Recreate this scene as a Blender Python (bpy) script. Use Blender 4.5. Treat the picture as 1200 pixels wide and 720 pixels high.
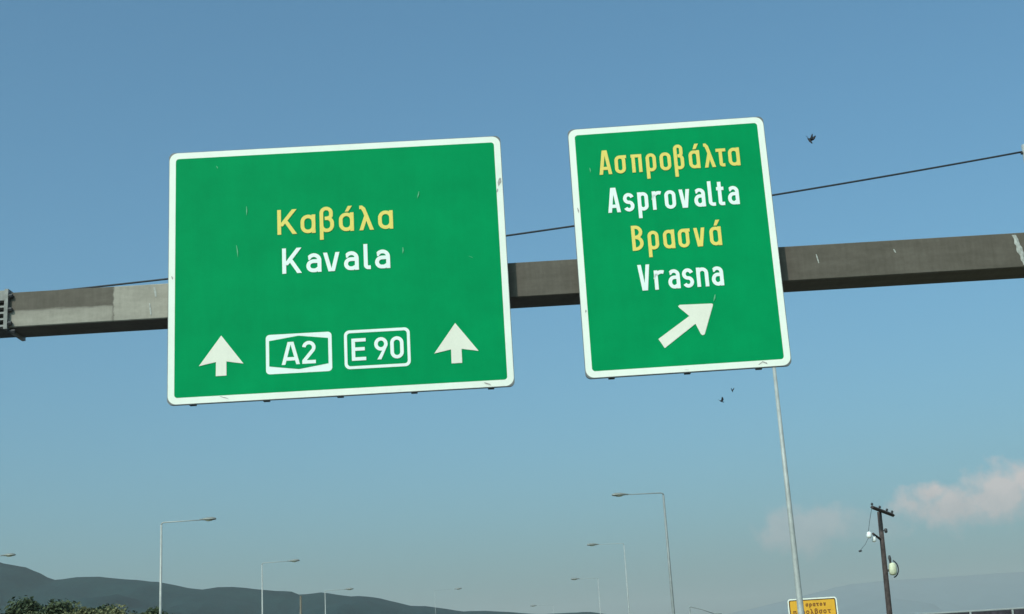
import bpy, math, random
from mathutils import Vector, Matrix, noise as mnoise

# ------------------------------------------------------------------ clearing
for o in list(bpy.data.objects):
    bpy.data.objects.remove(o, do_unlink=True)
scene = bpy.context.scene
col = scene.collection
EYE = 1.7

# ------------------------------------------------------------------ camera
P, R = 0.2643776, 0.0593519          # pitch up, roll (radians)
cd = bpy.data.cameras.new("camera")
cd.sensor_width = 36.0
cd.lens = 1599.3 / 1200 * 36
cd.clip_start = 0.05
cd.clip_end = 60000
cam = bpy.data.objects.new("camera", cd)
col.objects.link(cam)
F = Vector((0, math.cos(P), math.sin(P)))
R0 = Vector((1, 0, 0))
U0 = Vector((0, -math.sin(P), math.cos(P)))
RX = math.cos(R) * R0 - math.sin(R) * U0
UX = math.sin(R) * R0 + math.cos(R) * U0
m = Matrix((RX, UX, -F)).transposed().to_4x4()
m.translation = (0, 0, EYE)
cam.matrix_world = m
scene.camera = cam

# ------------------------------------------------------------------ sky, sun, exposure
SUN_EL, SUN_AZ = math.radians(40), math.radians(209)   # azimuth clockwise from +Y
world = bpy.data.worlds.new("World")
scene.world = world
world.use_nodes = True
wt = world.node_tree
wt.nodes.clear()


class NT:
    """small helper for wiring nodes"""
    def __init__(s, tree): s.t = tree
    def n(s, kind, **kw):
        nd = s.t.nodes.new(kind)
        for k, v in kw.items():
            if k == 'inp':
                for a, b in v.items(): nd.inputs[a].default_value = b
            else: setattr(nd, k, v)
        return nd
    def l(s, a, b): s.t.links.new(a, b)
    def math(s, op, a, b=None, clamp=False):
        nd = s.n('ShaderNodeMath', operation=op, use_clamp=clamp)
        for i, v in enumerate((a, b)):
            if v is None: continue
            if isinstance(v, (int, float)): nd.inputs[i].default_value = v
            else: s.l(v, nd.inputs[i])
        return nd.outputs[0]
    def ramp(s, fac, stops):
        nd = s.n('ShaderNodeValToRGB')
        el = nd.color_ramp.elements
        while len(el) < len(stops): el.new(0.5)
        for e, (p, c) in zip(el, stops):
            e.position = p
            e.color = c if isinstance(c, tuple) and len(c) == 4 else ((c, c, c, 1) if isinstance(c, (int, float)) else (*c, 1))
        s.l(fac, nd.inputs[0])
        return nd.outputs[0]
    def mix(s, fac, a, b, blend='MIX'):
        nd = s.n('ShaderNodeMix', data_type='RGBA', blend_type=blend)
        for i, v in ((0, fac), (6, a), (7, b)):
            if isinstance(v, (int, float)): nd.inputs[i].default_value = v
            elif isinstance(v, tuple): nd.inputs[i].default_value = (*v[:3], 1)
            else: s.l(v, nd.inputs[i])
        return nd.outputs[2]
    def noise(s, vec, scale, detail=3, rough=0.55):
        nd = s.n('ShaderNodeTexNoise', inp={'Scale': scale, 'Detail': detail, 'Roughness': rough})
        if vec is not None: s.l(vec, nd.inputs['Vector'])
        return nd.outputs[0]
    def mapping(s, vec, scale=(1, 1, 1), loc=(0, 0, 0)):
        nd = s.n('ShaderNodeMapping', inp={'Scale': scale, 'Location': loc})
        s.l(vec, nd.inputs[0])
        return nd.outputs[0]


w = NT(wt)
sky = w.n('ShaderNodeTexSky', sky_type='NISHITA', sun_disc=False)
sky.sun_elevation = SUN_EL
sky.sun_rotation = SUN_AZ
sky.air_density = 1.0
sky.dust_density = 5
sky.ozone_density = 4
SKY_STRENGTH = 0.144
bg_sky = w.n('ShaderNodeBackground', inp={'Strength': SKY_STRENGTH})
w.l(w.mix(1.0, sky.outputs[0], (0.65, 1.12, 1.11), 'MULTIPLY'), bg_sky.inputs[0])   # the camera's cool white balance
# two soft, pale pink fair-weather clouds standing low over the plain
tc = w.n('ShaderNodeTexCoord')
sp = w.n('ShaderNodeSeparateXYZ')
w.l(tc.outputs['Generated'], sp.inputs[0])
ysafe = w.math('MAXIMUM', sp.outputs[1], 0.02)
ca, cb = w.math('DIVIDE', sp.outputs[0], ysafe), w.math('DIVIDE', sp.outputs[2], ysafe)
nz = w.noise(tc.outputs['Generated'], 26, 5, 0.6)
nz2 = w.noise(tc.outputs['Generated'], 70, 4, 0.6)


def cloud(a0, b0, ra, rb, flat):
    da = w.math('DIVIDE', w.math('SUBTRACT', ca, a0), ra)
    db = w.math('DIVIDE', w.math('SUBTRACT', cb, b0), rb)
    db = w.math('MULTIPLY', db, flat)
    r = w.math('SQRT', w.math('ADD', w.math('MULTIPLY', da, da), w.math('MULTIPLY', db, db)))
    v = w.math('SUBTRACT', 1.0, r)
    v = w.math('ADD', v, w.math('MULTIPLY', w.math('SUBTRACT', nz, 0.5), 2.0))
    v = w.math('ADD', v, w.math('MULTIPLY', w.math('SUBTRACT', nz2, 0.5), 0.7))
    return w.ramp(v, [(0.0, 0.0), (0.55, 1.0)])


CLOUDS = [(0.310, 0.101, 0.042, 0.022, 1.0, 0.8), (0.348, 0.106, 0.048, 0.028, 1.0, 0.8),
          (0.298, 0.112, 0.020, 0.013, 1.0, 0.85), (0.375, 0.115, 0.034, 0.020, 1.0, 0.85), (0.44, 0.10, 0.06, 0.020, 1.0, 0.6),
          (0.204, 0.092, 0.040, 0.018, 1.0, 0.45), (0.250, 0.090, 0.03, 0.012, 1.0, 0.18)]
msk = None
for a0, b0, ra, rb, fl, op in CLOUDS:
    c = w.math('MULTIPLY', cloud(a0, b0, ra, rb, fl), op)
    msk = c if msk is None else w.math('MAXIMUM', msk, c)
front = w.math('GREATER_THAN', sp.outputs[1], 0.1)
msk = w.math('MULTIPLY', msk, front)
bg_cl = w.n('ShaderNodeBackground', inp={'Strength': 1.0})
shade = w.math('ADD', w.math('MULTIPLY', nz2, 0.7), w.math('MULTIPLY', w.math('SUBTRACT', cb, 0.085), 14.0))
w.l(w.ramp(shade, [(0.25, (0.42, 0.40, 0.41)), (0.85, (0.70, 0.60, 0.57))]), bg_cl.inputs[0])   # greyish bases, warm lit tops
mx = w.n('ShaderNodeMixShader')
w.l(msk, mx.inputs[0]); w.l(bg_sky.outputs[0], mx.inputs[1]); w.l(bg_cl.outputs[0], mx.inputs[2])
wo = w.n('ShaderNodeOutputWorld')
w.l(mx.outputs[0], wo.inputs[0])

sd = bpy.data.lights.new("sun", 'SUN')
sd.energy = 2.8
sd.angle = math.radians(0.5)
sd.color = (1.0, 0.94, 0.84)
sun = bpy.data.objects.new("sun", sd)
col.objects.link(sun)
sdir = Vector((math.sin(SUN_AZ) * math.cos(SUN_EL), math.cos(SUN_AZ) * math.cos(SUN_EL), math.sin(SUN_EL)))
sun.rotation_euler = sdir.to_track_quat('Z', 'Y').to_euler()
sun.location = sdir * 100

scene.view_settings.view_transform = 'Standard'
scene.view_settings.look = 'None'
scene.view_settings.gamma = 1
scene.view_settings.use_curve_mapping = False
scene.view_settings.exposure = 0.0
scene.render.engine = 'CYCLES'
scene.cycles.use_denoising = True

HAZE_DENSITY = 7.2e-05
HAZE_COLOR = (0.95, 0.91, 0.88)


# ------------------------------------------------------------------ helpers
def material(name, base, rough=0.6, metal=0.0, var=0.0, vscale=4.0, bump=0.0, spec=0.4):
    mt = bpy.data.materials.new(name)
    mt.use_nodes = True
    t = NT(mt.node_tree)
    b = mt.node_tree.nodes['Principled BSDF']
    b.inputs['Base Color'].default_value = (*base, 1)
    b.inputs['Roughness'].default_value = rough
    b.inputs['Metallic'].default_value = metal
    b.inputs['Specular IOR Level'].default_value = spec
    if var or bump:
        c = t.n('ShaderNodeTexCoord')
        nz = t.noise(c.outputs['Object'], vscale, 5, 0.6)
        if var:
            dk = tuple(x * (1 - var) for x in base)
            lt = tuple(min(1, x * (1 + var)) for x in base)
            t.l(t.ramp(nz, [(0.3, dk), (0.7, lt)]), b.inputs['Base Color'])
        if bump:
            bp = t.n('ShaderNodeBump', inp={'Strength': bump, 'Distance': 0.02})
            t.l(nz, bp.inputs['Height'])
            t.l(bp.outputs[0], b.inputs['Normal'])
    return mt


class MB:
    """collects vertices and faces; build() links them as one mesh object"""
    def __init__(s): s.v = []; s.f = []; s.smooth = False
    def add(s, vs, fs):
        n = len(s.v)
        s.v += [tuple(x) for x in vs]
        s.f += [tuple(i + n for i in f) for f in fs]
        return s
    def box(s, x0, x1, y0, y1, z0, z1):
        vs = [(x, y, z) for x in (x0, x1) for y in (y0, y1) for z in (z0, z1)]
        return s.add(vs, [(0, 1, 3, 2), (4, 6, 7, 5), (0, 4, 5, 1), (2, 3, 7, 6), (0, 2, 6, 4), (1, 5, 7, 3)])
    def bevel_box(s, x0, x1, y0, y1, z0, z1, c, axis='x'):
        """box with chamfered long edges along x (or z)"""
        if axis == 'x':
            pr = [(y0 + c, z0), (y1 - c, z0), (y1, z0 + c), (y1, z1 - c), (y1 - c, z1), (y0 + c, z1), (y0, z1 - c), (y0, z0 + c)]
            a = [(x0, *q) for q in pr]; b = [(x1, *q) for q in pr]
        else:
            pr = [(x0 + c, y0), (x1 - c, y0), (x1, y0 + c), (x1, y1 - c), (x1 - c, y1), (x0 + c, y1), (x0, y1 - c), (x0, y0 + c)]
            a = [(*q, z0) for q in pr]; b = [(*q, z1) for q in pr]
        n = 8
        fs = [(i, (i + 1) % n, n + (i + 1) % n, n + i) for i in range(n)] + [tuple(range(n - 1, -1, -1)), tuple(range(n, 2 * n))]
        return s.add(a + b, fs)
    def tube(s, pts, rad, n=10, cap=True):
        pts = [Vector(p) for p in pts]
        rad = rad if isinstance(rad, (list, tuple)) else [rad] * len(pts)
        rings = []
        prev = None
        for i, p in enumerate(pts):
            d = (pts[min(i + 1, len(pts) - 1)] - pts[max(i - 1, 0)]).normalized()
            if prev is None:
                ref = Vector((0, 0, 1)) if abs(d.z) < 0.9 else Vector((1, 0, 0))
                u = d.cross(ref).normalized()
            else:
                u = (prev - d * prev.dot(d)).normalized()
            prev = u
            v = d.cross(u)
            rings.append([p + (u * math.cos(2 * math.pi * k / n) + v * math.sin(2 * math.pi * k / n)) * rad[i] for k in range(n)])
        vs = [q for r in rings for q in r]
        fs = []
        for i in range(len(pts) - 1):
            for k in range(n):
                fs.append((i * n + k, i * n + (k + 1) % n, (i + 1) * n + (k + 1) % n, (i + 1) * n + k))
        if cap:
            fs += [tuple(range(n - 1, -1, -1)), tuple(range((len(pts) - 1) * n, len(pts) * n))]
        return s.add(vs, fs)
    def lathe(s, c, axis, prof, n=14):
        """prof: (distance along axis, radius)"""
        c, a = Vector(c), Vector(axis).normalized()
        return s.tube([c + a * h for h, _ in prof], [max(r, 0.0005) for _, r in prof], n)
    def build(s, name, mat, parent=None, smooth=False):
        me = bpy.data.meshes.new(name)
        me.from_pydata(s.v, [], s.f)
        me.materials.append(mat)
        if smooth:
            me.shade_smooth()
        me.update()
        o = bpy.data.objects.new(name, me)
        col.objects.link(o)
        if parent: o.parent = parent
        return o


def tag(o, label=None, cat=None, group=None, kind=None):
    for k, v in (('label', label), ('category', cat), ('group', group), ('kind', kind)):
        if v: o[k] = v
    return o


def empty(name, loc, label, cat, group=None, rz=0.0):
    o = bpy.data.objects.new(name, None)
    col.objects.link(o)
    o.location = loc
    o.rotation_euler.z = rz
    return tag(o, label, cat, group)


def copy_tree(o, parent=None):
    c = o.copy()
    col.objects.link(c)
    c.parent = parent
    for ch in list(o.children):
        copy_tree(ch, c)
    return c


# ------------------------------------------------------------------ materials
def sign_sheet(name, base, rough, fade, lift=0.012, spec=0.3):
    """retro-reflective sheeting: faint panel-wide mottling and dirt runs"""
    mt = bpy.data.materials.new(name)
    mt.use_nodes = True
    t = NT(mt.node_tree)
    b = mt.node_tree.nodes['Principled BSDF']
    c = t.n('ShaderNodeTexCoord')
    big = t.noise(c.outputs['Object'], 1.6, 5, 0.65)
    runs = t.noise(t.mapping(c.outputs['Object'], (14, 1, 1.2)), 1.0, 5, 0.65)
    fine = t.noise(c.outputs['Object'], 60, 2, 0.5)
    k = t.math('ADD', t.math('MULTIPLY', big, 0.60), t.math('ADD', t.math('MULTIPLY', runs, 0.17), t.math('MULTIPLY', fine, 0.23)))
    dk = tuple(x * (1 - fade) for x in base)
    lt = tuple(min(1, x * (1 + fade) + lift * fade) for x in base)
    t.l(t.ramp(k, [(0.34, dk), (0.66, lt)]), b.inputs['Base Color'])
    b.inputs['Roughness'].default_value = rough
    b.inputs['Specular IOR Level'].default_value = spec
    return mt


M_green = sign_sheet("green_sheeting", (0.0, 0.245, 0.078), 0.6, 0.11, 0.0, 0.03)
M_white = sign_sheet("white_sheeting", (0.75, 0.76, 0.68), 0.45, 0.06)
M_arrow = sign_sheet("arrow_sheeting", (0.72, 0.69, 0.59), 0.5, 0.06)
M_text = sign_sheet("white_letter_sheeting", (0.73, 0.78, 0.74), 0.45, 0.05)
M_yellow = sign_sheet("pale_yellow_letter_sheeting", (0.72, 0.57, 0.12), 0.45, 0.06)
M_alu = material("sign_back_aluminium", (0.14, 0.145, 0.145), 0.55, 0.2, 0.25, 6)
M_chip = material("grey_scuff", (0.36, 0.33, 0.31), 0.8, 0, 0.3, 30)
M_scr = material("pale_scratch", (0.10, 0.40, 0.20), 0.6)
M_orange = sign_sheet("orange_sheeting", (0.70, 0.36, 0.03), 0.5, 0.12)
M_ink = material("brown_black_print", (0.07, 0.035, 0.012), 0.7)
M_galv = material("galvanised_steel", (0.34, 0.35, 0.34), 0.55, 0.1, 0.15, 5)
M_galv_d = material("dull_galvanised_steel", (0.22, 0.235, 0.235), 0.6, 0.1, 0.15, 5)  # same steel with a darker base
M_galv_l = material("sunlit_galvanised_steel", (0.36, 0.36, 0.34), 0.5, 0.1, 0.12, 5)  # same steel, stronger sun on the left row put into the base colour
M_head = material("lamp_housing_grey", (0.20, 0.21, 0.20), 0.5, 0.1, 0.15, 6)
M_lens = material("lamp_lens_milky", (0.42, 0.40, 0.30), 0.25)
M_dark = material("dark_steel", (0.045, 0.045, 0.048), 0.6, 0.2, 0.3, 8)
M_cable = material("black_cable", (0.025, 0.028, 0.035), 0.6)
M_white_ins = material("white_porcelain", (0.80, 0.80, 0.78), 0.25)


def beam_material():
    """weathered zinc coating with paler patches where it has been recoated"""
    mt = bpy.data.materials.new("weathered_beam_coating")
    mt.use_nodes = True
    t = NT(mt.node_tree)
    b = mt.node_tree.nodes['Principled BSDF']
    c = t.n('ShaderNodeTexCoord')
    s = t.n('ShaderNodeSeparateXYZ')
    t.l(c.outputs['Object'], s.inputs[0])
    n1 = t.noise(t.mapping(c.outputs['Object'], (0.8, 3, 3)), 2.0, 6, 0.65)
    n2 = t.noise(c.outputs['Object'], 18, 4, 0.6)
    n3 = t.noise(t.mapping(c.outputs['Object'], (9, 1, 0.8)), 1.6, 5, 0.7)
    k = t.math('ADD', t.math('MULTIPLY', n1, 0.5), t.math('ADD', t.math('MULTIPLY', n2, 0.2), t.math('MULTIPLY', n3, 0.3)))
    base = t.ramp(k, [(0.30, (0.070, 0.058, 0.045)), (0.52, (0.103, 0.087, 0.070)), (0.75, (0.145, 0.126, 0.103))])
    pale = t.ramp(k, [(0.30, (0.21, 0.19, 0.16)), (0.70, (0.39, 0.355, 0.30))])
    xx = t.math('ADD', s.outputs[0], t.math('MULTIPLY', t.math('SUBTRACT', n2, 0.5), 0.06))
    zz = t.math('ADD', s.outputs[2], t.math('MULTIPLY', t.math('SUBTRACT', n1, 0.5), 0.16))
    # recoated full-height patch, ending near the left sign
    def step(v, lo, hi):
        nd = t.n('ShaderNodeMapRange', interpolation_type='SMOOTHSTEP')
        t.l(v, nd.inputs[0]); nd.inputs[1].default_value = lo; nd.inputs[2].default_value = hi
        return nd.outputs[0]
    p1 = t.math('MULTIPLY', step(xx, -5.23, -5.20), t.math('SUBTRACT', 1.0, step(xx, -3.2, -3.1)))
    # pale band along the lower half further left
    p2 = t.math('MULTIPLY', t.math('SUBTRACT', 1.0, step(xx, -5.25, -5.20)), t.math('SUBTRACT', 1.0, step(zz, 0.185, 0.23)))
    p2 = t.math('MULTIPLY', p2, step(xx, -6.66, -6.58))
    msk = t.math('MAXIMUM', p1, t.math('MULTIPLY', p2, 0.85))
    # only the face turned to the traffic was recoated
    g = t.n('ShaderNodeNewGeometry')
    gn = t.n('ShaderNodeSeparateXYZ')
    t.l(g.outputs['True Normal'], gn.inputs[0])
    msk = t.math('MULTIPLY', msk, t.math('LESS_THAN', gn.outputs[1], -0.5))
    t.l(t.mix(msk, base, pale), b.inputs['Base Color'])
    b.inputs['Roughness'].default_value = 0.62
    b.inputs['Specular IOR Level'].default_value = 0.2
    bp = t.n('ShaderNodeBump', inp={'Strength': 0.25, 'Distance': 0.01})
    t.l(k, bp.inputs['Height']); t.l(bp.outputs[0], b.inputs['Normal'])
    return mt


M_beam = beam_material()
M_weld = material("pale_weld_coating", (0.36, 0.355, 0.33), 0.7, 0, 0.35, 22, 0.4)

# ------------------------------------------------------------------ the setting: ground, road
M_soil = material("dry_grass", (0.15, 0.13, 0.07), 0.95, 0, 0.35, 0.4, 0.3)
MB().add([(-17000, -17000, 0), (17000, -17000, 0), (17000, 17000, 0), (-17000, 17000, 0)], [(0, 1, 2, 3)]).build("ground", M_soil)["kind"] = "structure"
M_asph = material("asphalt", (0.055, 0.055, 0.055), 0.9, 0, 0.25, 3.0, 0.3)
rd = MB()
rd.add([(-18.8, -80, 0.004), (6.4, -80, 0.004), (6.4, 900, 0.004), (-18.8, 900, 0.004)], [(0, 1, 2, 3)])
tag(rd.build("road", M_asph), kind="structure")
M_paint = material("road_paint", (0.75, 0.75, 0.72), 0.7, 0, 0.1, 3)
mk = MB()
for xx in (-18.2, -8.3, -4.6, 5.6):
    mk.add([(xx - .08, -80, .008), (xx + .08, -80, .008), (xx + .08, 900, .008), (xx - .08, 900, .008)], [(0, 1, 2, 3)])
for xx in (-14.5, -11.4, -1.9, 1.9):
    for i in range(60):
        y0 = -60 + i * 9
        mk.add([(xx - .07, y0, .008), (xx + .07, y0, .008), (xx + .07, y0 + 3, .008), (xx - .07, y0 + 3, .008)], [(0, 1, 2, 3)])
tag(mk.build("road_markings", M_paint), kind="structure")
M_kerb = material("concrete_kerb", (0.36, 0.35, 0.32), 0.85, 0, 0.15, 3)
kb = MB()
for xx in (-19.0, 6.4):
    kb.box(xx, xx + .2, -80, 900, 0, .13)
for xx in (-7.6, -5.5):
    kb.box(xx, xx + .2, -80, 900, 0.004, .13)
tag(kb.build("kerb", M_kerb), kind="structure")

# ------------------------------------------------------------------ the setting: hills
LEFT = [(-2600, 300), (-1900, 360), (-1400, 335), (-1093, 303), (-994, 265), (-945, 254), (-913, 239), (-893, 227), (-872, 228), (-848, 230), (-813, 229), (-751, 220), (-687, 211), (-647, 200), (-615, 193), (-583, 196), (-550, 195), (-510, 188), (-478, 183), (-446, 180), (-427, 172), (-407, 174), (-383, 175), (-359, 169), (-335, 165), (-311, 164), (-287, 160), (-255, 151), (-224, 141), (-192, 138), (-168, 134), (-129, 125), (-105, 125), (-81, 123), (-49, 120), (-18, 116), (6, 112), (45, 111), (85, 111), (109, 111), (132, 106), (218, 89), (340, 50), (460, 2)]
RIGHT = [(100, 2), (500, 130), (964, 258), (1211, 291), (1510, 341), (1635, 367), (1711, 387), (1786, 402), (1959, 411), (2253, 413), (2548, 415), (2843, 417), (3136, 410), (3700, 380), (4600, 250), (5600, 2)]


def interp(pts, x):
    for (a, b), (c, d) in zip(pts, pts[1:]):
        if a <= x <= c:
            k = (x - a) / (c - a)
            return b + (d - b) * k
    return 0.0


def smooth(pts, rad):
    xs = [pts[0][0] + (pts[-1][0] - pts[0][0]) * i / 160 for i in range(161)]
    return [(x, sum(interp(pts, min(max(x + rad * k / 4, pts[0][0]), pts[-1][0])) for k in range(-4, 5)) / 9) for x in xs]


def hills(name, pts, Y, foot, back, nx, ns, mat, amp):
    """ridge at distance Y with spurs running down to the plain in front and a slope behind"""
    mb = MB()
    x0, x1 = pts[0][0], pts[-1][0]
    rows = []
    for j in range(-ns // 2, ns + 1):
        s = 1 - j / ns if j >= 0 else 1 + j / (ns / 2)       # 1 on the ridge, 0 at the feet
        y = Y - (Y - foot) * (j / ns) if j >= 0 else Y + back * (-j / (ns / 2))
        row = []
        for i in range(nx + 1):
            x = x0 + (x1 - x0) * i / nx
            h = interp(pts, x) * y / Y if j >= 0 else interp(pts, x)
            h = interp(pts, x)
            xs = x + (mnoise.noise(Vector((x * .004, y * .003, 3.1)))) * (Y * .03) * (1 - s)
            sp_ = mnoise.fractal(Vector((x / Y * 14, y / Y * 5, 7.7)), 0.9, 2.1, 5)
            z = h * (s ** 1.25) + amp * h * sp_ * s * (1 - s) * 2.2
            if j == 0: z += mnoise.noise(Vector((x / Y * 160, 1.3, 0))) * Y * .00035
            row.append((xs, y, max(z, -0.5)))
        rows.append(row)
    vs = [p for r in rows for p in r]
    n = nx + 1
    fs = [(a * n + i, a * n + i + 1, (a + 1) * n + i + 1, (a + 1) * n + i) for a in range(len(rows) - 1) for i in range(nx)]
    mb.add(vs, fs)
    o = mb.build(name, mat, smooth=True)
    return tag(o, kind="structure")


def hill_mat(name, dark, light, sc):
    mt = bpy.data.materials.new(name)
    mt.use_nodes = True
    t = NT(mt.node_tree)
    b = mt.node_tree.nodes['Principled BSDF']
    c = t.n('ShaderNodeTexCoord')
    a = t.noise(c.outputs['Object'], sc, 6, 0.65)
    f = t.noise(c.outputs['Object'], sc * 9, 4, 0.6)
    k = t.math('ADD', t.math('MULTIPLY', a, 0.6), t.math('MULTIPLY', f, 0.4))
    t.l(t.ramp(k, [(0.36, dark), (0.64, light)]), b.inputs['Base Color'])
    b.inputs['Roughness'].default_value = 0.95
    b.inputs['Specular IOR Level'].default_value = 0.1
    bp = t.n('ShaderNodeBump', inp={'Strength': 0.6, 'Distance': 6.0})
    t.l(k, bp.inputs['Height']); t.l(bp.outputs[0], b.inputs['Normal'])
    return mt


M_hill = hill_mat("wooded_hillside", (0.002, 0.020, 0.025), (0.010, 0.040, 0.041), 0.012)  # bluish base puts some distance haze into the hillside colour
M_hill2 = hill_mat("far_mountain_side", (0.02, 0.075, 0.105), (0.045, 0.11, 0.14), 0.003)  # lighter blue base adds haze fading to the mountain colour
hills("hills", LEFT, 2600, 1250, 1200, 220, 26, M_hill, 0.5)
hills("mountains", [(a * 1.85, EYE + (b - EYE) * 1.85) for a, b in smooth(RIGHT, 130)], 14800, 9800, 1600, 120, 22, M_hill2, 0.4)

# ------------------------------------------------------------------ overhead gantry
BY0, BY1, BZ0, BZ1 = 17.19, 17.755, 4.781 + EYE, 5.257 + EYE
g = empty("sign_gantry", (0, BY0, 0), "weathered grey box-section beam spanning the road behind both green signs", "gantry")
SKEW = 0.0


def gloc(mb, name, mat, smooth=False, parent=None):
    return mb.build(name, mat, parent or g, smooth)


D_ = BY1 - BY0
bz0 = BZ0
beam = MB().bevel_box(-6.585, 9.6, 0, D_, 0, BZ1 - BZ0, 0.012)
bo = gloc(beam, "beam", M_beam)
bo.location.z = BZ0
# bolted flange joint at the left: end plates, stacked horizontal gusset ribs, bolts
M_fl = material("flange_steel", (0.20, 0.195, 0.185), 0.6, 0.1, 0.3, 12, 0.2)
fl = MB().box(-6.635, -6.587, -.06, D_ + .06, -.03, BZ1 - BZ0 + .035)
fo = gloc(fl, "flange_plate", M_fl); fo.location.z = BZ0
fl = MB().box(-7.16, -7.11, -.06, D_ + .06, -.03, BZ1 - BZ0 + .035)
fo = gloc(fl, "flange_plate", M_fl); fo.location.z = BZ0
core = MB().box(-7.108, -6.637, .07, D_ - .05, .0, BZ1 - BZ0 - .01)
fo = gloc(core, "splice_box", M_dark); fo.location.z = BZ0  # dark colour stands in for the shade behind the ribs
top = MB().box(-7.108, -6.637, -.045, .067, .36, BZ1 - BZ0 + .02)
fo = gloc(top, "splice_plate", M_fl); fo.location.z = BZ0
rib0 = None
for zz in (.015, .105, .19, .275):
    if rib0 is None:
        rib0 = gloc(MB().box(-7.108, -6.637, -.05, .068, -.0125, .0125), "gusset_rib", M_fl)
        r_ = rib0
    else:
        r_ = rib0.copy(); col.objects.link(r_); r_.parent = g
    r_.location.z = BZ0 + zz
bolt0 = None
for (bx, byy, bzz) in ((-6.585, -.03, .235), (-6.585, -.03, .05), (-6.585, -.03, .42), (-6.55, .02, -.05), (-6.9, .02, -.05)):
    if bolt0 is None:
        bolt0 = gloc(MB().lathe((0, 0, 0), (1, 0, 0), [(-.05, .028), (.045, .028), (.05, .02)], 6), "bolt", M_dark)
        b_ = bolt0
    else:
        b_ = bolt0.copy(); col.objects.link(b_); b_.parent = g
    b_.location = (bx, byy, BZ0 + bzz)
lb = gloc(MB().bevel_box(-10.2, -7.162, 0, D_, 0, BZ1 - BZ0, .012), "beam", M_beam)
lb.location.z = BZ0
# ragged pale weld seam at the right end of the visible beam
wm = MB()
rnd = random.Random(4)
n = 14
zs = [0.03 + i * (BZ1 - BZ0 - .06) / n for i in range(n + 1)]
vs = []
for i, z in enumerate(zs):
    kx = 6.735 - .006 * i + .006 * math.sin(i * 1.7)
    wd = .024 + .02 * rnd.random()
    vs += [(kx - wd, -.004, z), (kx, -.012, z), (kx + wd, -.004, z)]
fs = []
for i in range(n):
    a = i * 3
    fs += [(a, a + 1, a + 4, a + 3), (a + 1, a + 2, a + 5, a + 4)]
wm.add(vs, fs)
wo_ = gloc(wm, "weld_seam", M_weld); wo_.location.z = BZ0
# drip marks of pale coating
dm = MB()
for (x, z, h, wd) in ((4.05, .22, .12, .016), (5.07, .30, .05, .02), (-4.72, .05, .16, .022), (-4.66, .30, .13, .03)):
    for i in range(5):
        k = i / 5
        ww = wd * (1 - .6 * abs(k - .4))
        xo = -.02 * k
        dm.add([(x + xo - ww / 2, -.004 - .0003 * i, z + h * k), (x + xo + ww / 2, -.004 - .0003 * i, z + h * k),
                (x + xo - .004 + ww / 2, -.004 - .0003 * i, z + h * (k + .22)), (x + xo - .004 - ww / 2, -.004 - .0003 * i, z + h * (k + .22))], [(0, 1, 2, 3)])
do_ = gloc(dm, "drip_marks", M_weld); do_.location.z = BZ0
do_["kind"] = "stuff"
for xx in (-10.0, 9.4):
    gloc(MB().bevel_box(xx - .28, xx + .28, .02, D_ - .02, 0.03, BZ0 - .002 if xx < 0 else BZ0 - .002, .04, 'z'), "column", M_beam)
    gloc(MB().box(xx - .5, xx + .5, -.2, D_ + .2, -.1, .028), "base_plate", M_fl)


# ------------------------------------------------------------------ sheet shapes in a sign's own plane (u right, v up; -y faces the traffic)
def rrect(x0, y0, x1, y1, r, n=8):
    pts = []
    for cx, cy, a0 in ((x1 - r, y0 + r, -90), (x1 - r, y1 - r, 0), (x0 + r, y1 - r, 90), (x0 + r, y0 + r, 180)):
        for i in range(n + 1):
            a = math.radians(a0 + 90 * i / n)
            pts.append((cx + r * math.cos(a), cy + r * math.sin(a)))
    return pts


def poly_sheet(mb, pts, y):
    mb.add([(a, -y, b) for a, b in pts], [tuple(range(len(pts)))])


def ring_sheet(mb, outer, inner, y):
    n = len(outer)
    mb.add([(a, -y, b) for a, b in outer] + [(a, -y, b) for a, b in inner], [(i, (i + 1) % n, n + (i + 1) % n, n + i) for i in range(n)])


# --- stroke lettering, drawn as centre lines of one even width
def arc(cx, cy, rx, ry, a0, a1, n=9):
    return [(cx + rx * math.cos(math.radians(a0 + (a1 - a0) * i / n)), cy + ry * math.sin(math.radians(a0 + (a1 - a0) * i / n))) for i in range(n + 1)]


def stadium(x0, y0, x1, y1):
    r = (x1 - x0) / 2
    ry = min(r * 1.0, (y1 - y0) / 2)
    cx = (x0 + x1) / 2
    p = arc(cx, y1 - ry, r, ry, 0, 180, 12) + arc(cx, y0 + ry, r, ry, 180, 360, 12)
    return p + [p[0]]


def ribbon(mb, pts, s, y, closed=False):
    pts = [Vector(p) for p in pts]
    q = [pts[0]]
    for p in pts[1:]:
        if (p - q[-1]).length > 1e-5: q.append(p)
    closed = closed or (q[0] - q[-1]).length < 1e-5
    if closed and (q[0] - q[-1]).length < 1e-5: q.pop()
    n = len(q)
    Lp, Rp = [], []
    for i, p in enumerate(q):
        a = q[i - 1] if (closed or i > 0) else None
        b = q[(i + 1) % n] if (closed or i < n - 1) else None
        d1 = (p - a).normalized() if a is not None else (b - p).normalized()
        d2 = (b - p).normalized() if b is not None else d1
        n1, n2 = Vector((-d1.y, d1.x)), Vector((-d2.y, d2.x))
        mm = (n1 + n2)
        mm = mm.normalized() if mm.length > 1e-6 else n1
        k = 1 / max(mm.dot(n1), 0.5)
        Lp.append(p + mm * k * s / 2); Rp.append(p - mm * k * s / 2)
    cnt = n if closed else n - 1
    mb.add([(v.x, -y, v.y) for v in Lp + Rp], [(i, (i + 1) % n, n + (i + 1) % n, n + i) for i in range(cnt)])


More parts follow.
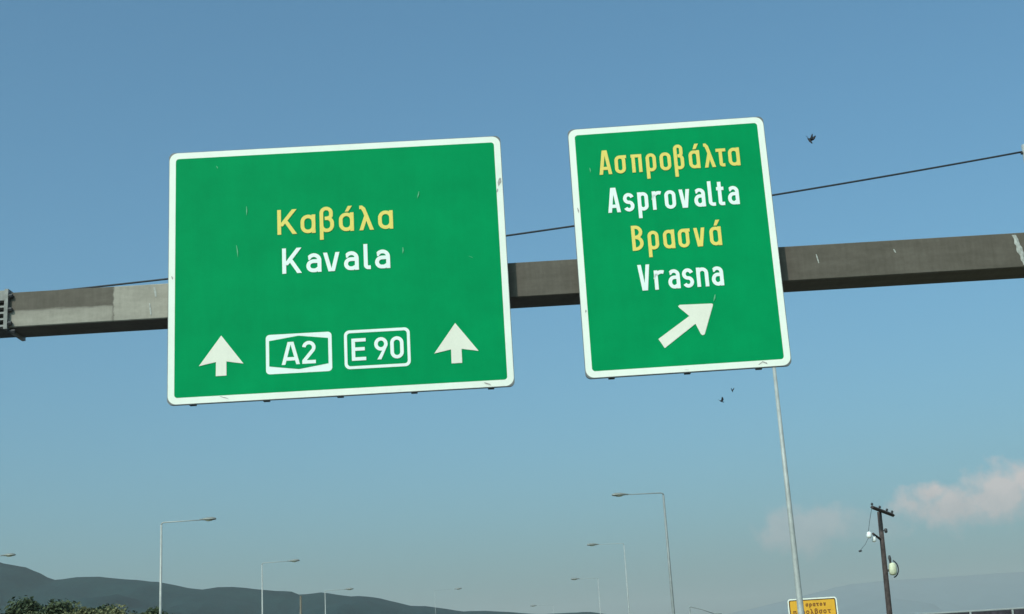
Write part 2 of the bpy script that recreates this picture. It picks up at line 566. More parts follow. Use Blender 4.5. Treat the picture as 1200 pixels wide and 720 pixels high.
def para(x0, y0, x1, y1, s):
    """slanted stroke with level ends"""
    L = math.hypot(x1 - x0, y1 - y0)
    h = s * L / abs(y1 - y0) / 2
    return [(x0 - h, y0), (x0 + h, y0), (x1 + h, y1), (x1 - h, y1)]


def glyph(ch, w_, H, s):
    """returns list of ('r', polyline) ribbons and ('p', polygon) in box 0..w_, cap height H"""
    xh = H * .745
    l, r, b = s / 2, w_ - s / 2, s / 2
    t, T = xh - s / 2, H - s / 2
    desc = -.295 * H
    cx = w_ / 2
    o = []
    R_ = lambda p: o.append(('r', p))
    Pg = lambda p: o.append(('p', p))
    hs = s * .56
    if ch == 'K':
        R_([(l, 0), (l, H)])
        Pg(para(l + hs * .6, H * .33, w_ - hs * 1.15, H, s))
        Pg(para(w_ - hs * 1.05, 0, w_ * .40, H * .56, s))
    elif ch == 'A':
        Pg(para(hs, 0, cx - .06 * w_, H, s)); Pg(para(w_ - hs, 0, cx + .06 * w_, H, s))
        R_([(w_ * .24, H * .25), (w_ * .76, H * .25)])
    elif ch in ('V', 'v'):
        h_ = H if ch == 'V' else xh
        Pg(para(cx - .07 * w_, 0, hs, h_, s)); Pg(para(cx + .07 * w_, 0, w_ - hs, h_, s))
    elif ch in ('al', 'aa'):
        R_(stadium(l, b, r, t)); R_([(r, 0), (r, xh)])
        if ch == 'aa':
            Pg([(w_ * .42, xh + .045 * H), (w_ * .42 + s * .9, xh + .045 * H), (w_ * .62 + s * 1.15, xh + .27 * H), (w_ * .62, xh + .27 * H)])
    elif ch == 'a':
        rr = (r - l) / 2
        R_([(l + .02 * w_, t - rr * .5)] + arc(cx, t - rr, rr, rr, 150, 0, 10) + [(r, 0)])
        mid = xh * .58
        k = (mid - b) / 2
        kk = min(k, rr)
        R_([(r, mid)] + arc(l + kk, b + k, kk, k, 90, 270, 10) + [(r - kk * .8, b), (r, b + kk * .5)])
    elif ch == 'be':
        rt = (r * .92 - l) / 2
        ht = H * 1.03 - s / 2
        R_([(l, desc), (l, ht - rt)] + arc(l + rt, ht - rt, rt, rt, 180, 0, 12) + [(l + 2 * rt, H * .68)] + arc(l + rt, H * .68, rt, H * .12, 0, -80, 6) + [(l + rt * .7, H * .56)])
        rb = (r - l) / 2
        R_([(l + rb * .7, H * .56), (l + rb, H * .56)] + arc(l + rb, H * .56 - min(rb, H * .24), rb, min(rb, H * .24), 90, 0, 8) + arc(l + rb, b + min(rb, H * .24), rb, min(rb, H * .24), 0, -180, 12) + [(l, b + min(rb, H * .24) + .01)])
    elif ch == 'la':
        Pg(para(w_ - hs, 0, w_ * .30, H * .90, s))
        R_([(w_ * .04, T), (w_ * .18, T), (w_ * .30, H * .90 - s * .2), (w_ * .34, H * .80)])
        Pg(para(hs, 0, cx + .0 * w_, H * .60, s))
    elif ch == 'si':
        R_(stadium(l, b, r - .03 * w_, t)); R_([(cx, t), (w_ * 1.06, t)])
    elif ch == 'pi':
        R_([(0, t), (w_, t)]); R_([(l + .06 * w_, 0), (l + .06 * w_, t)]); R_([(r, 0), (r, t)])
    elif ch in ('ro', 'p'):
        R_(stadium(l, b, r, t)); R_([(l, desc), (l, xh if ch == 'p' else xh * .6)])
    elif ch == 'o':
        R_(stadium(l, b, r, t))
    elif ch == 'ta':
        R_([(0, t), (w_, t)])
        q = w_ * .46
        R_([(q, t), (q, b + .14 * w_ + .01)] + arc(q + .16 * w_, b + .16 * w_, .16 * w_, .16 * w_, 180, 270, 5) + [(w_ * .86, b)])
    elif ch == 'B':
        R_([(l, 0), (l, H)])
        for y0, y1, xr in ((b, H * .53, r), (H * .53, T, r * .95)):
            k = (y1 - y0) / 2
            kx = min(k, xr - l)
            R_([(l, y1), (xr - kx, y1)] + arc(xr - kx, y0 + k, kx, k, 90, -90, 12) + [(l, y0)])
    elif ch == 'l':
        q = w_ - l
        R_([(l, H), (l, b + q * .55)] + arc(l + q * .55, b + q * .55, q * .55, q * .55, 180, 270, 6) + [(w_, b)])
    elif ch == 's':
        m_ = xh * .5
        k1, k2 = (t - m_) / 2, (m_ - b) / 2
        rx = (r - l) / 2
        R_([(r, t - k1 * .75)] + arc(cx, t - k1, rx, k1, 25, 180, 10) + arc(cx, t - k1, rx, k1, 180, 262, 6) + arc(cx, b + k2, rx, k2, 82, 0, 6) + arc(cx, b + k2, rx, k2, 0, -155, 10))
    elif ch == 'r':
        R_([(l, 0), (l, xh)])
        R_([(l, t - .16 * H)] + arc(l + w_ * .62, t - .20 * H, w_ * .66, .20 * H, 170, 64, 8))
    elif ch == 'n':
        rr = (r - l) / 2
        R_([(l, 0), (l, xh)]); R_([(l, t - rr)] + arc(cx, t - rr, rr, rr, 180, 0, 12) + [(r, 0)])
    elif ch == 't':
        q = w_ * .40
        R_([(q, H * .95), (q, b + .2 * w_)] + arc(q + .2 * w_, b + .2 * w_, .2 * w_, .2 * w_, 180, 270, 6) + [(w_ * .95, b)])
        R_([(0, t), (w_ * .92, t)])
    elif ch == '2':
        rr = (r - l) / 2
        R_([(l, T - rr * .9)] + arc(cx, T - rr, rr, rr, 165, -35, 12) + [(l + .02 * w_, b + .02), (l + .02 * w_, b)])
        R_([(0.0, b), (w_, b)])
    elif ch == 'E':
        R_([(l, 0), (l, H)])
        for y in (b, H * .52, T):
            R_([(l, y), (w_ * (.92 if 0 < y - b < T - b - .01 else 1), y)])
    elif ch == '9':
        rr = (r - l) / 2
        c9 = T - rr * 1.05
        p = arc(cx, c9, rr, rr * 1.05, 0, 360, 20)
        R_(p)
        Pg([(w_ * .20, 0), (w_ * .20 + s * 1.15, 0), (w_ - s * .25, H * .55), (w_ - s * 1.2, H * .50)])
    elif ch == '0':
        R_(stadium(l, b, r, T))
    return o


def lettering(name, letters, base, H, s, mat, parent, y=.008):
    mb = MB()
    k = 0
    for ch, u, wd in letters:
        for kind, pts in glyph(ch, wd, H, s):
            pts = [(p[0] + u, p[1] + base) for p in pts]
            if kind == 'r': ribbon(mb, pts, s, y + .0004 * (k % 4))
            else: poly_sheet(mb, pts, y + .0004 * (k % 4))
            k += 1
    # every face looks at the traffic
    me_o = mb.build(name, mat, parent)
    return me_o


def signboard(loc, W, H, yaw, tilt, label, rails):
    root = empty("road_sign", loc, label, "road sign", "green signs on the gantry")
    root.rotation_euler = (tilt, 0, yaw)
    th = .045
    # folded aluminium tray
    bk = MB()
    o_ = rrect(-.007, -.007, W + .007, H + .007, .07)
    n = len(o_)
    bk.add([(a, 0, b) for a, b in o_] + [(a, th, b) for a, b in o_],
           [tuple(range(n))] + [(i, n + i, n + (i + 1) % n, (i + 1) % n) for i in range(n)] + [tuple(range(2 * n - 1, n - 1, -1))])
    bk.build("backing_tray", M_alu, root)
    bw = .083
    br = MB()
    ring_sheet(br, rrect(0, 0, W, H, .11), rrect(bw, bw, W - bw, H - bw, .042), .003)
    br.build("border", M_white, root)
    fc = MB()
    poly_sheet(fc, rrect(bw - .004, bw - .004, W - bw + .004, H - bw + .004, .045), .0015)
    fc.build("face", M_green, root)
    # rear stiffening rails, their ends just showing under the lower edge, with clamps round the beam
    for u in rails:
        rl = MB().box(u - .04, u + .04, th + .002, th + .09, -.006, H - .10)
        ro = rl.build("mounting_rail", M_dark, root)
        zc = (BZ0 - loc[2])
        MB().box(u - .05, u + .05, th + .0905, .150, zc + .12, zc + .30).build("clamp", M_dark, ro)
    return root


TL = signboard((-4.4261 * math.cos(.0157), 17 - 4.4261 * math.sin(.0157), 3.5679 + EYE), 4.3965, 3.4024, .0157, -.0007 * -1,
               "wide green motorway sign reading Kavala with two upward arrows and route badges", (.30, 1.237, 2.177, 3.119, 4.10))
TR = signboard((.8871 * math.cos(-.0252), 17 + .8871 * math.sin(-.0252) * 1, 3.6022 + EYE), 2.5991, 3.4135, -.0252, -.0176,
               "narrower green exit sign reading Asprovalta and Vrasna with slanted arrow", (.325, 1.291, 2.20))

# left sign
SW = .048
lettering("greek_place_name", [('K', 1.419, 0.255), ('al', 1.723, 0.194), ('be', 1.973, 0.187), ('aa', 2.226, 0.194), ('la', 2.49, 0.192), ('al', 2.74, 0.194)], 2.184, .342, SW, M_yellow, TL)
lettering("latin_place_name", [('K', 1.475, 0.254), ('a', 1.788, 0.196), ('v', 2.006, 0.218), ('a', 2.278, 0.192), ('l', 2.536, 0.088), ('a', 2.682, 0.196)], 1.647, .345, SW + .003, M_text, TL)
ARROW = [(0.681, 0.867), (0.396, 0.480), (0.613, 0.522), (0.611, 0.337), (0.747, 0.338), (0.747, 0.522), (0.964, 0.482)]
for dx, dy in ((0, 0), (3.003, -.006)):
    a = MB(); poly_sheet(a, [(p + dx, q + dy) for p, q in ARROW], .008)
    a.build("arrow", M_arrow, TL)
# A2 badge: white plate, green hexagon field, characters
b = MB(); poly_sheet(b, rrect(1.25, .322, 2.093, .840, .05), .005)
pa = b.build("route_badge", M_text, TL)
b = MB(); poly_sheet(b, [(1.292, .425), (1.669, .370), (2.047, .425), (2.047, .758), (1.669, .809), (1.292, .758)], .0075)
b.build("badge_field", M_green, pa)
for q_ in [('A', 1.449, 0.236), ('2', 1.714, 0.172)]:
    lettering("character", [q_], .434, .298, .045, M_text, pa, .010)
b = MB(); ring_sheet(b, rrect(2.252, .330, 3.096, .841, .07), rrect(2.290, .368, 3.058, .803, .04), .006)
pb = b.build("route_badge", M_text, TL)
for q_ in [('E', 2.346, 0.183), ('9', 2.636, 0.172), ('0', 2.841, 0.170)]:
    lettering("character", [q_], .437, .292, .045, M_text, pb, .008)
# right sign
SR = .044
lettering("greek_place_name", [('A', 0.373, 0.172), ('si', 0.585, 0.148), ('pi', 0.803, 0.142), ('ro', 0.999, 0.134), ('o', 1.183, 0.147), ('be', 1.372, 0.131), ('aa', 1.568, 0.145), ('la', 1.768, 0.15), ('ta', 1.930, 0.129), ('al', 2.09, 0.150)], 2.741, .343, SR, M_yellow, TR)
lettering("latin_place_name", [('A', 0.447, 0.171), ('s', 0.656, 0.142), ('p', 0.845, 0.139), ('r', 1.038, 0.103), ('o', 1.200, 0.146), ('v', 1.388, 0.146), ('a', 1.586, 0.146), ('l', 1.773, 0.090), ('t', 1.885, 0.104), ('a', 2.028, 0.147)], 2.199, .347, SR + .003, M_text, TR)
lettering("greek_place_name", [('B', 0.727, 0.148), ('ro', 0.933, 0.142), ('al', 1.134, 0.149), ('si', 1.328, 0.149), ('v', 1.532, 0.149), ('aa', 1.739, 0.152)], 1.653, .345, SR, M_yellow, TR)
lettering("latin_place_name", [('V', 0.763, 0.161), ('r', 0.972, 0.113), ('a', 1.149, 0.153), ('s', 1.333, 0.145), ('n', 1.517, 0.153), ('a', 1.710, 0.152)], 1.106, .350, SR + .003, M_text, TR)
a = MB(); poly_sheet(a, [(1.672, .874), (1.266, .884), (1.245, .866), (1.257, .845), (1.375, .727), (.955, .450), (1.026, .325), (1.444, .619), (1.500, .478), (1.520, .462), (1.548, .472), (1.690, .852), (1.688, .868)], .008)
a.build("arrow", M_arrow, TR)


def scratches(name, mat, items, parent, y):
    mb = MB()
    for i, (x0, z0, x1, z1, wd) in enumerate(items):
        yy = y + .0003 * i
        xm, zm = (x0 + x1) / 2 + .004, (z0 + z1) / 2
        mb.add([(x0 - wd * .2, -yy, z0), (xm - wd / 2, -yy, zm), (x1, -yy, z1), (xm + wd / 2, -yy, zm), (x0 + wd * .2, -yy, z0)], [(0, 4, 3, 2, 1)])
    o = mb.build(name, mat, parent)
    o["kind"] = "stuff"


scratches("scratch_marks", M_scr, [(1.017, 2.60, 1.015, 2.47, .013), (.882, 2.07, .90, 1.90, .013), (3.29, 2.68, 3.262, 2.58, .014), (.62, 3.19, .64, 3.15, .012), (3.05, 1.92, 3.045, 1.83, .016), (3.9, 1.75, 3.96, 1.72, .012)], TL, .012)
scratches("scratch_marks", M_scr, [(1.73, .99, 1.70, .895, .018), (.25, 2.85, .255, 2.78, .012)], TR, .012)
scratches("scuff_marks", M_chip, [(4.37, 2.81, 4.34, 2.69, .05), (.66, .075, .78, .03, .03), (4.02, .06, 4.10, .02, .05), (4.33, 2.66, 4.31, 2.6, .02), (.04, 1.7, .05, 1.65, .02), (2.9, .03, 2.98, .02, .015)], TL, .006)
scratches("scuff_marks", M_chip, [(2.24, .07, 2.30, .03, .04), (2.19, .03, 2.25, .075, .025), (.05, 2.3, .06, 2.22, .02), (.06, .9, .05, .86, .02), (1.25, .03, 1.31, .02, .02)], TR, .006)


# ------------------------------------------------------------------ lamp posts
def lamp(loc, label, group, side, H=11.0, arm=2.03, mat=M_galv, r0=.105, r1=.055, droop=0.0, rz=0.0):
    """side=+1: arm reaches to the right"""
    root = empty("street_lamp", loc, label, "street lamp", group, rz)
    MB().tube([(0, 0, 0), (0, 0, .5), (0, 0, .55), (0, 0, H * .5), (0, 0, H - .06)], [r0 * 1.25, r0 * 1.25, r0, (r0 + r1) / 2, r1], 12).build("pole", mat, root, True)
    a = MB().tube([(0, 0, H - .05), (side * .03, 0, H + .02), (side * .14, 0, H + .06), (side * arm * .5, 0, H + .07 - droop * .4), (side * arm, 0, H + .08 - droop)], [r1 * .8, r1 * .7, r1 * .6, r1 * .5, r1 * .45], 8)
    a.build("arm", mat, root, True)
    # flattened, tapered lamp head
    hd = MB()
    prof = [(-.10, .035, .035), (0, .05, .05), (.12, .10, .08), (.35, .15, .115), (.6, .155, .12), (.76, .12, .085), (.82, .05, .035)]
    n = 12
    rings = []
    for d, wy, wz in prof:
        for k in range(n):
            an = 2 * math.pi * k / n
            zz = math.sin(an) * wz
            if zz < 0: zz *= .55
            rings.append((side * (arm + d), math.cos(an) * wy, H + .09 - droop - .15 * droop * d + zz))
    fs = [(i * n + k, i * n + (k + 1) % n, (i + 1) * n + (k + 1) % n, (i + 1) * n + k) for i in range(len(prof) - 1) for k in range(n)]
    fs += [tuple(range(n - 1, -1, -1)), tuple(range((len(prof) - 1) * n, len(prof) * n))]
    if side < 0: fs = [tuple(reversed(f)) for f in fs]
    hd.add(rings, fs)
    h_ = hd.build("lamp_head", M_head, root, True)
    ln = MB().lathe((side * (arm + .42), 0, H + .05 - droop), (0, 0, -1), [(-.02, .11), (.02, .11), (.05, .08), (.065, .02)], 10)
    for i, v in enumerate(ln.v):
        ln.v[i] = (side * (arm + .42) + (v[0] - side * (arm + .42)) * 1.9, v[1], v[2])
    ln.build("lens", M_lens, h_, True)
    return root


GL, GR = "street lamps along the left kerb", "street lamps along the right kerb"
lamp((-20.1, 75.8, 0), "nearest full lamp post on the left, pale pole rising over the wooded hills", GL, 1, arm=2.22, mat=M_galv_l)
lamp((-19.95, 104.0, 0), "second lamp post on the left, shorter pale pole over the hill ridge", GL, 1, mat=M_galv_l, r0=.09, r1=.04)
lamp((-20.3, 138.5, 0), "third and smallest pale lamp post on the left, barely above the ridge", GL, 1, mat=M_galv_l, r0=.085, r1=.035)
lamp((-35.6, 88.2, 0), "lamp reaching in at left edge just above the hill crest, pole out of frame", "street lamps beyond the left edge", 1, mat=M_galv_l)
lamp((-30.9, 71.8, 0), "lamp head cut by the left edge, higher of the two there", "street lamps beyond the left edge", 1, mat=M_galv_l)
lamp((8.20, 42.5, 0), "tall grey lamp post emerging below the exit sign, in front of the orange sign", GR, -1, arm=2.0, r0=.115, r1=.055, mat=M_galv)
lamp((7.75, 75.8, 0), "grey lamp post right of centre with arm and head to the left", GR, -1, arm=2.03, r0=.10, r1=.055, mat=M_galv_d)
lamp((7.45, 105.4, 0), "faint distant lamp right of centre, below the larger right lamp head", GR, -1, arm=2.0, r0=.055, r1=.028, mat=M_galv)
lamp((7.2, 143.5, 0), "fainter lamp head low in the haze, last of the right row", GR, -1, arm=2.0, r0=.055, r1=.028, mat=M_galv)
lamp((17.1, 150, 0), "small lamp post with drooping arm at bottom, between right lamp and orange sign", "street lamps in the distance", 1, H=7.8, arm=2.6, droop=.9, r0=.10, r1=.08, mat=M_galv_d)
lamp((-11.5, 170, 0), "tiny far lamp head above the hills, right of the left row", "street lamps in the distance", 1, H=12.4, arm=2.5, r0=.03, r1=.012, mat=M_galv)
lamp((3.2, 190, 0), "tiny far lamp head above the lowest end of the hill ridge", "street lamps in the distance", -1, H=10.8, arm=2.3, r0=.03, r1=.012, mat=M_galv)
ps = MB().tube([(-19.75, 120, 0), (-19.75, 120, 5), (-19.70, 120, 9.5)], [.13, .11, .08], 10)
M_post = material("brown_grey_timber", (0.14, 0.12, 0.09), 0.85, 0, 0.3, 8)
tag(ps.build("post", M_post, None, True), "slim brownish post against the hills, between the second and third left lamps", "post")

# ------------------------------------------------------------------ overhead cable and the pole carrying it
cp = empty("cable_pole", (11.39, 28, 0), "slim grey pole at the right edge carrying the overhead cable", "pole")
MB().tube([(0, 0, 0), (0, 0, 6), (0, 0, 12.25)], [.13, .11, .085], 12).build("shaft", M_galv, cp, True)
MB().tube([(-.12, 0, 12.06), (.12, 0, 12.06)], .03, 8).build("bracket", M_dark, cp)
pts = []
CP = [(11.278, 12.059), (5.775, 11.47), (1.428, 11.03), (-.035, 10.90), (-4.0, 10.57), (-7.368, 10.315), (-8.927, 10.24), (-10.943, 10.17), (-16, 10.05)]
# smooth sagging curve: least-squares parabola through the sighted points
import numpy as np
cf = np.polyfit([p[0] for p in CP], [p[1] for p in CP], 2)
for i in range(61):
    x = 11.30 - i * (11.30 + 17.0) / 60
    pts.append((x, 28, float(np.polyval(cf, x))))
tag(MB().tube(pts, .021, 6).build("overhead_cable", M_cable, None, True), "thin black sagging cable crossing behind both green signs", "cable")
cp2 = empty("cable_pole", (-17.05, 28, 0), "slim grey pole beyond the left edge holding the cable's far end", "pole")
zl = float(np.polyval(cf, -17.0))
MB().tube([(0, 0, 0), (0, 0, 5), (0, 0, zl + .25)], [.13, .11, .085], 12).build("shaft", M_galv, cp2, True)

# ------------------------------------------------------------------ wooden utility pole
up = empty("utility_pole", (15.25, 60, 0), "leaning dark wooden utility pole with crossarms and insulators, right of orange sign", "utility pole")
M_wood = material("creosoted_timber", (0.055, 0.040, 0.038), 0.85, 0, 0.5, 7, 0.5)
LEAN = .20 / 7.7


def upx(z): return LEAN * z


MB().tube([(upx(z), 0, z) for z in (0, 2, 4, 6, 7.72)], [.15, .135, .12, .108, .098], 12).build("timber_pole", M_wood, up, True)
# upper crossarm, running away from the road, and lower short arm
ca0, ca1 = Vector((-.344, -1.0, 7.84)), Vector((1.053, 1.0, 7.64))


def bar(p0, p1, r, mat, name, parent):
    return MB().tube([p0, p1], r, 4).build(name, mat, parent)


a1 = bar(ca0, ca1, .085, M_wood, "crossarm", up)
for k in (0.02, .38, .72, .97):
    q = ca0.lerp(ca1, k)
    MB().lathe(q + Vector((0, 0, .07)), (0, 0, 1), [(0, .02), (.03, .02), (.04, .05), (.08, .055), (.11, .04), (.13, .02)], 10).build("insulator", M_dark, a1, True)
a2 = bar(Vector((-.342, -.6, 6.75)), Vector((.12, .01, 6.53)), .065, M_wood, "crossarm", up)
for (x, y, z, sc_) in ((-.54, -.65, 6.71, 1.0), (-.305, -.45, 6.55, .85)):
    MB().lathe((x, y, z - .14), (0.12, 0, 1), [(0, .05 * sc_), (.03, .10 * sc_), (.10, .115 * sc_), (.17, .105 * sc_), (.24, .09 * sc_), (.28, .03)], 12).build("insulator", M_white_ins, a2, True)
MB().lathe((upx(6.85) + .20, -.02, 6.80), (0, 0, 1), [(0, .03), (.03, .065), (.16, .07), (.20, .03)], 10).build("cable_spool", M_dark, up, True)
MB().tube([(upx(6.85) + .06, -.02, 6.90), (upx(6.85) + .2, -.02, 6.90)], .025, 6).build("spool_pin", M_dark, up)
MB().tube([tuple(ca0 + Vector((0, 0, .02))), (-.46, -.8, 7.3), (-.54, -.65, 6.84)], .010, 5).build("drop_wire", M_cable, up)
MB().tube([(-.54, -.65, 6.62), (-.76, -.7, 6.30), (-1.01, -.75, 6.06)], .008, 5).build("stay_wire", M_cable, up)
MB().lathe((-1.02, -.75, 6.04), (-1, 0, -.2), [(-.08, .02), (-.05, .04), (.03, .045), (.06, .02)], 8).build("wire_end", M_dark, up, True)
# round pale equipment drum hung on the side, dark rim and stub
M_tank = material("pale_cream_paint", (0.56, 0.56, 0.40), 0.5, 0, 0.2, 9)
tk = MB()
tk.lathe((upx(5.2) + .31, -.05, 4.98), (.04, 0, 1), [(0, .03), (.015, .10), (.07, .15), (.16, .17), (.36, .17), (.46, .15), (.52, .10), (.54, .03)], 16)
tko = tk.build("equipment_drum", M_tank, up, True)
MB().tube([(upx(5.2) + .29 + .285 * math.cos(t_), .01, 5.26 + .37 * math.sin(t_)) for t_ in [math.radians(-80 + 150 * i / 14) for i in range(15)]], .028, 8).build("guard_strap", M_dark, tko, True)
MB().lathe((upx(5.6) + .25, -.02, 5.60), (-.04, 0, 1), [(-.12, .04), (0, .05), (.10, .065), (.20, .05), (.24, .03)], 10).build("bushing", M_dark, tko, True)
MB().box(upx(5.2) + .08, upx(5.2) + .20, -.06, .03, 5.15, 5.25).build("hanger", M_dark, up)

# ------------------------------------------------------------------ orange roadside sign
os_ = empty("information_sign", (12.10, 60, 0), "orange roadside sign with white border behind the tall lamp post", "road sign")
OW, OH = 2.12, 1.5
zb = 4.24 - OH
so = MB()
o_ = rrect(-OW / 2, zb, OW / 2, zb + OH, .13)
n = len(o_)
so.add([(a, 0, b) for a, b in o_] + [(a, .04, b) for a, b in o_], [tuple(range(n))] + [(i, n + i, n + (i + 1) % n, (i + 1) % n) for i in range(n)] + [tuple(range(2 * n - 1, n - 1, -1))])
so.build("backing_plate", M_alu, os_)
b1_, b2_ = .055, .10
s_ = MB(); ring_sheet(s_, rrect(-OW / 2, zb, OW / 2, zb + OH, .13), rrect(-OW / 2 + b1_, zb + b1_, OW / 2 - b1_, zb + OH - b1_, .08), .004)
s_.build("border", M_white, os_)
s_ = MB(); ring_sheet(s_, rrect(-OW / 2 + b1_, zb + b1_, OW / 2 - b1_, zb + OH - b1_, .08), rrect(-OW / 2 + b2_, zb + b2_, OW / 2 - b2_, zb + OH - b2_, .05), .0045)
s_.build("inner_line", M_ink, os_)
s_ = MB(); poly_sheet(s_, rrect(-OW / 2 + b2_, zb + b2_, OW / 2 - b2_, zb + OH - b2_, .05), .005)
s_.build("face", M_orange, os_)
M_ink2 = material("worn_brown_print", (0.22, 0.085, 0.012), 0.8, 0, 0.4, 25)
for word, x0, zz, hh in ((('si', 'ro', 'al', 'ta', 'o', 'v'), -.30, zb + OH - .36, .19), (('pi', 'al', 'ro', 'o', 'la', 'be', 'si', 'o', 'ta'), -.86, zb + OH - .68, .23)):
    for k, ch in enumerate(word):
        q_ = lettering("character", [(ch, x0 + k * hh * .80, hh * .62)], zz, hh, .048, M_ink2, os_, .008)
for sx in (-.7, .7):
    MB().tube([(sx, .10, 0), (sx, .10, zb + OH - .1)], .05, 10).build("post", M_galv, os_, True)

# ------------------------------------------------------------------ panelled barrier, bottom right
br_ = empty("roadside_barrier", (12.6, 50, 0), "dark panelled barrier with pale capping rail, bottom right corner", "barrier")
M_panel = material("dark_mottled_panel", (0.040, 0.032, 0.042), 0.35, 0, 0.6, 6, 0.2)
M_cap = material("pale_cap_rail", (0.32, 0.33, 0.33), 0.5, 0.1, 0.12, 4)
PW = 1.50
pan0 = post0 = None
for i in range(10):
    x = i * PW + .03
    if pan0 is None:
        pan0 = MB().box(.035, PW - .035, -.02, .03, .12, 2.995).build("panel", M_panel, br_); p_ = pan0
        post0 = MB().box(-.03, .03, -.06, .09, 0, 3.001).build("post", M_cap, br_); q_ = post0
    else:
        p_ = pan0.copy(); col.objects.link(p_); p_.parent = br_
        q_ = post0.copy(); col.objects.link(q_); q_.parent = br_
    p_.location = (x, 0, 0)
    q_.location = (x, 0, 0)
MB().bevel_box(-.05, 10 * PW + .1, -.05, .10, 3.003, 3.055, .008).build("cap_rail", M_cap, br_)


# ------------------------------------------------------------------ trees, bottom left
def leaf_mat(name, a, b_):
    mt = bpy.data.materials.new(name)
    mt.use_nodes = True
    t = NT(mt.node_tree)
    b = mt.node_tree.nodes['Principled BSDF']
    g_ = t.n('ShaderNodeNewGeometry')
    c = t.n('ShaderNodeTexCoord')
    nz = t.noise(c.outputs['Object'], 0.9, 3, 0.6)
    k = t.math('ADD', t.math('MULTIPLY', g_.outputs['Random Per Island'], 0.5), t.math('MULTIPLY', nz, 0.6))
    t.l(t.ramp(k, [(0.25, a), (0.85, b_)]), b.inputs['Base Color'])
    b.inputs['Roughness'].default_value = 0.7
    b.inputs['Specular IOR Level'].default_value = 0.25
    return mt


LEAF = [leaf_mat("dark_green_leaves", (0.024, 0.040, 0.018), (0.072, 0.088, 0.040)),
        leaf_mat("olive_leaves", (0.070, 0.080, 0.034), (0.18, 0.17, 0.08)),
        leaf_mat("mid_green_leaves", (0.045, 0.062, 0.028), (0.125, 0.132, 0.060))]
M_bark = material("bark", (0.10, 0.075, 0.055), 0.9, 0, 0.3, 6, 0.5)


def tree_proto(seed, H, W, mat, round_):
    rnd = random.Random(seed)
    tr = MB()
    tr.tube([(0, 0, 0), (.05, .03, H * .2), (.0, .1, H * .45), (.1, 0, H * .75)], [.24, .18, .13, .05], 9)
    clumps = []
    for i in range(34):
        a = rnd.random() * 6.283
        zz = rnd.uniform(.30, .93) ** .8
        env = math.sqrt(max(0.03, 1 - ((zz - .55) / .50) ** 2)) if round_ else 1.15 - zz * .85
        rr = W * env * rnd.uniform(.25, .95)
        clumps.append((Vector((math.cos(a) * rr, math.sin(a) * rr, zz * H)), rnd.uniform(.50, 1.0)))
    for i in range(6):
        clumps.append((Vector((rnd.uniform(-.5, .5) * W * .5, rnd.uniform(-.5, .5) * W * .5, H * rnd.uniform(.88, .97))), rnd.uniform(.35, .6)))
    for c, r in clumps[::2]:
        tr.tube([(0, .05, c.z * .55), (c.x * .5, c.y * .5, c.z * .8), tuple(c)], [.07, .045, .015], 5)
    lf = MB()
    for c, r in clumps:
        for i in range(210):
            d = Vector((rnd.gauss(0, 1), rnd.gauss(0, 1), rnd.gauss(0, .8)))
            d = d.normalized() * r * (rnd.random() ** .45)
            p = c + d
            s = rnd.uniform(.07, .15)
            nn = Vector((rnd.gauss(0, 1), rnd.gauss(0, 1), rnd.gauss(.4, 1))).normalized()
            u = nn.orthogonal().normalized() * s
            v = nn.cross(u).normalized() * s * .6
            lf.add([p - u, p - v * .8, p + u * 1.2, p + v], [(0, 1, 2, 3)])
    return tr, lf


GT = "trees at the lower left below the hills"
#   x, y, height, style, label
TREES = [(-38.9, 95, 9.75, 2, "green tree cut by the left edge, at the foot of the hills"),
         (-37.6, 93, 9.2, 1, "olive tree at the far left bottom corner, leftmost fully seen crown"),
         (-35.6, 98, 9.6, 0, "tallest dark tree at lower left, crown peaking beside the olive corner tree"),
         (-33.0, 93, 8.3, 2, "mid green tree in front of and right of the tallest dark trees"),
         (-34.3, 101, 9.5, 0, "dark tree with a second peak just right of the tallest one"),
         (-31.2, 96, 8.62, 1, "olive green tree, lower crown in the gap between two dark crowns"),
         (-32.6, 103, 9.15, 2, "green tree farther back, its crown just clearing the olive tree"),
         (-30.2, 100, 8.85, 0, "small dark pointed tree near the middle of the tree row"),
         (-28.6, 95, 8.38, 1, "broad olive rounded tree in the right half of the row"),
         (-28.0, 103, 8.65, 0, "dark tree behind the broad olive rounded one"),
         (-26.7, 97, 8.15, 2, "green tree left of the nearest left lamp pole"),
         (-25.0, 99, 7.80, 0, "last and lowest dark tree, touching the left lamp pole")]
protos = {}
cnt = 0
for (x, y, H, st, lab) in TREES:
    key = (st, cnt % 2)
    cnt += 1
    if key not in protos:
        W = {0: 1.8, 1: 2.5, 2: 2.2}[st]
        tr, lf = tree_proto(100 + st * 7 + key[1], 8.0, W, LEAF[st], st != 0)
        root = empty("tree", (x, y, 0), lab, "tree", GT)
        tr.build("trunk", M_bark, root, True)
        lf.build("crown", LEAF[st], root)
        protos[key] = root
    else:
        root = copy_tree(protos[key])
        root.location = (x, y, 0)
        root["label"] = lab
    k = (H - .42) / 8.0 * .97
    root.scale = (k * 1.15, k * 1.15, k)
    root.rotation_euler.z = cnt * 1.9


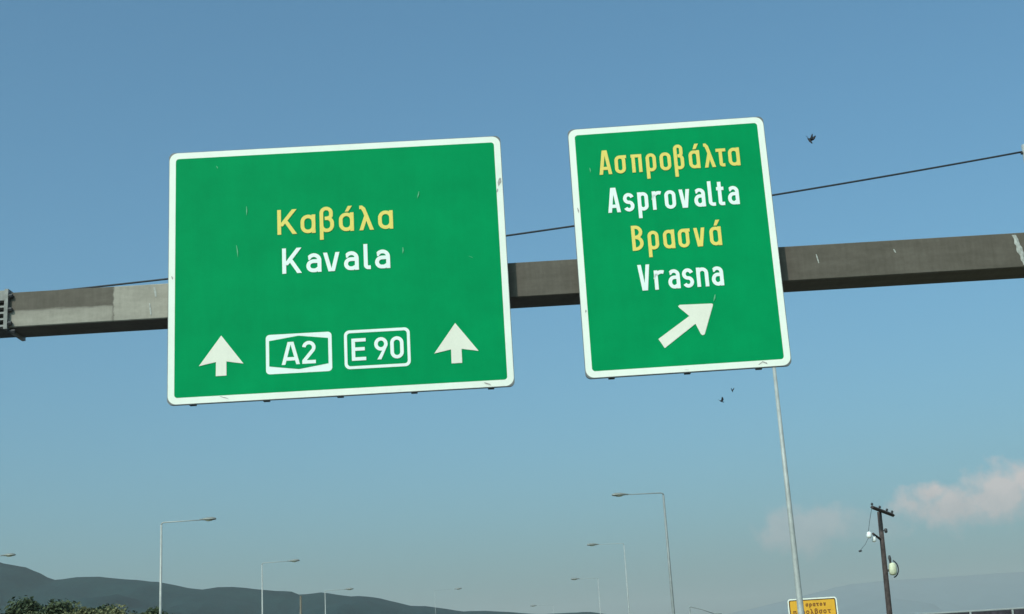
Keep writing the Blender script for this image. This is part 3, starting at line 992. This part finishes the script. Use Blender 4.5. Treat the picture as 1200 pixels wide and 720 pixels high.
# ------------------------------------------------------------------ unidentified dark specks, shaped as birds
def bird(loc, span, rx, rz, flap, label):
    root = empty("bird", loc, label, "bird", "bird-shaped specks in the sky")
    root.rotation_euler = (rx, 0, rz)
    M = bpy.data.materials.get("dark_bird_shape") or material("dark_bird_shape", (0.02, 0.022, 0.03), 0.8, 0, 0.3, 20)
    L = span * .5
    bd = MB()
    bd.lathe((0, -L * .55, 0), (0, 1, 0), [(0, .01), (L * .06, L * .06), (L * .16, L * .10), (L * .25, L * .09), (L * .5, L * .15), (L * .8, L * .12), (L * 1.0, L * .05), (L * 1.05, .005)], 12)
    bd.build("body", M, root, True)
    tl = MB()
    tl.add([(-.03 * L, L * .42, .01), (.03 * L, L * .42, .01), (.16 * L, L * .85, 0), (0, L * .8, 0), (-.16 * L, L * .85, 0)], [(0, 1, 2, 3, 4)])
    tl.add([(-.03 * L, L * .42, .018), (.03 * L, L * .42, .018), (.16 * L, L * .85, .006), (0, L * .8, .006), (-.16 * L, L * .85, .006)], [(4, 3, 2, 1, 0)])
    tl.build("tail", M, root)
    for s in (-1, 1):
        wv = []
        for k, (d, c0, c1, th) in enumerate(((.08, -.18, .22, .03), (.35, -.26, .16, .022), (.65, -.18, .20, .015), (1.0, .08, .22, .006))):
            zz = L * d * math.sin(flap) * (1.1 if d < .5 else .9)
            xx = s * L * d * math.cos(flap)
            wv += [(xx, L * c0, zz), (xx, L * (c0 + c1) / 2, zz + L * th), (xx, L * c1, zz), (xx, L * (c0 + c1) / 2, zz - L * th)]
        fs = [(i * 4 + k, i * 4 + (k + 1) % 4, i * 4 + 4 + (k + 1) % 4, i * 4 + 4 + k) for i in range(3) for k in range(4)] + [(3, 2, 1, 0), (12, 13, 14, 15)]
        MB().add(wv, fs).build("wing", M, root, True)
    return root


bird((10.81, 45, 19.30), .58, 1.05, .9, 1.15, "small dark speck shaped as a bird with folded wings, high in the sky right of the exit sign")
bird((9.60, 60, 13.47), .36, .9, .3, 1.2, "tiny dark speck shaped as a bird below the exit sign, the upper of two")
bird((9.08, 60, 13.02), .44, .5, 1.2, 1.25, "tiny pale-looking speck shaped as a bird below the exit sign, the lower of two")

# ------------------------------------------------------------------ haze
hz = MB().box(-17500, 17500, -17500, 17500, -1.0, 810)
mt = bpy.data.materials.new("haze_air")
mt.use_nodes = True
mt.node_tree.nodes.clear()
h = NT(mt.node_tree)
pv = h.n('ShaderNodeVolumePrincipled')
pv.inputs['Color'].default_value = (*HAZE_COLOR, 1)
pv.inputs['Density'].default_value = HAZE_DENSITY
pv.inputs['Anisotropy'].default_value = 0.0
ho = h.n('ShaderNodeOutputMaterial')
h.l(pv.outputs[0], ho.inputs['Volume'])
hzo = hz.build("haze", mt)
hzo["kind"] = "stuff"
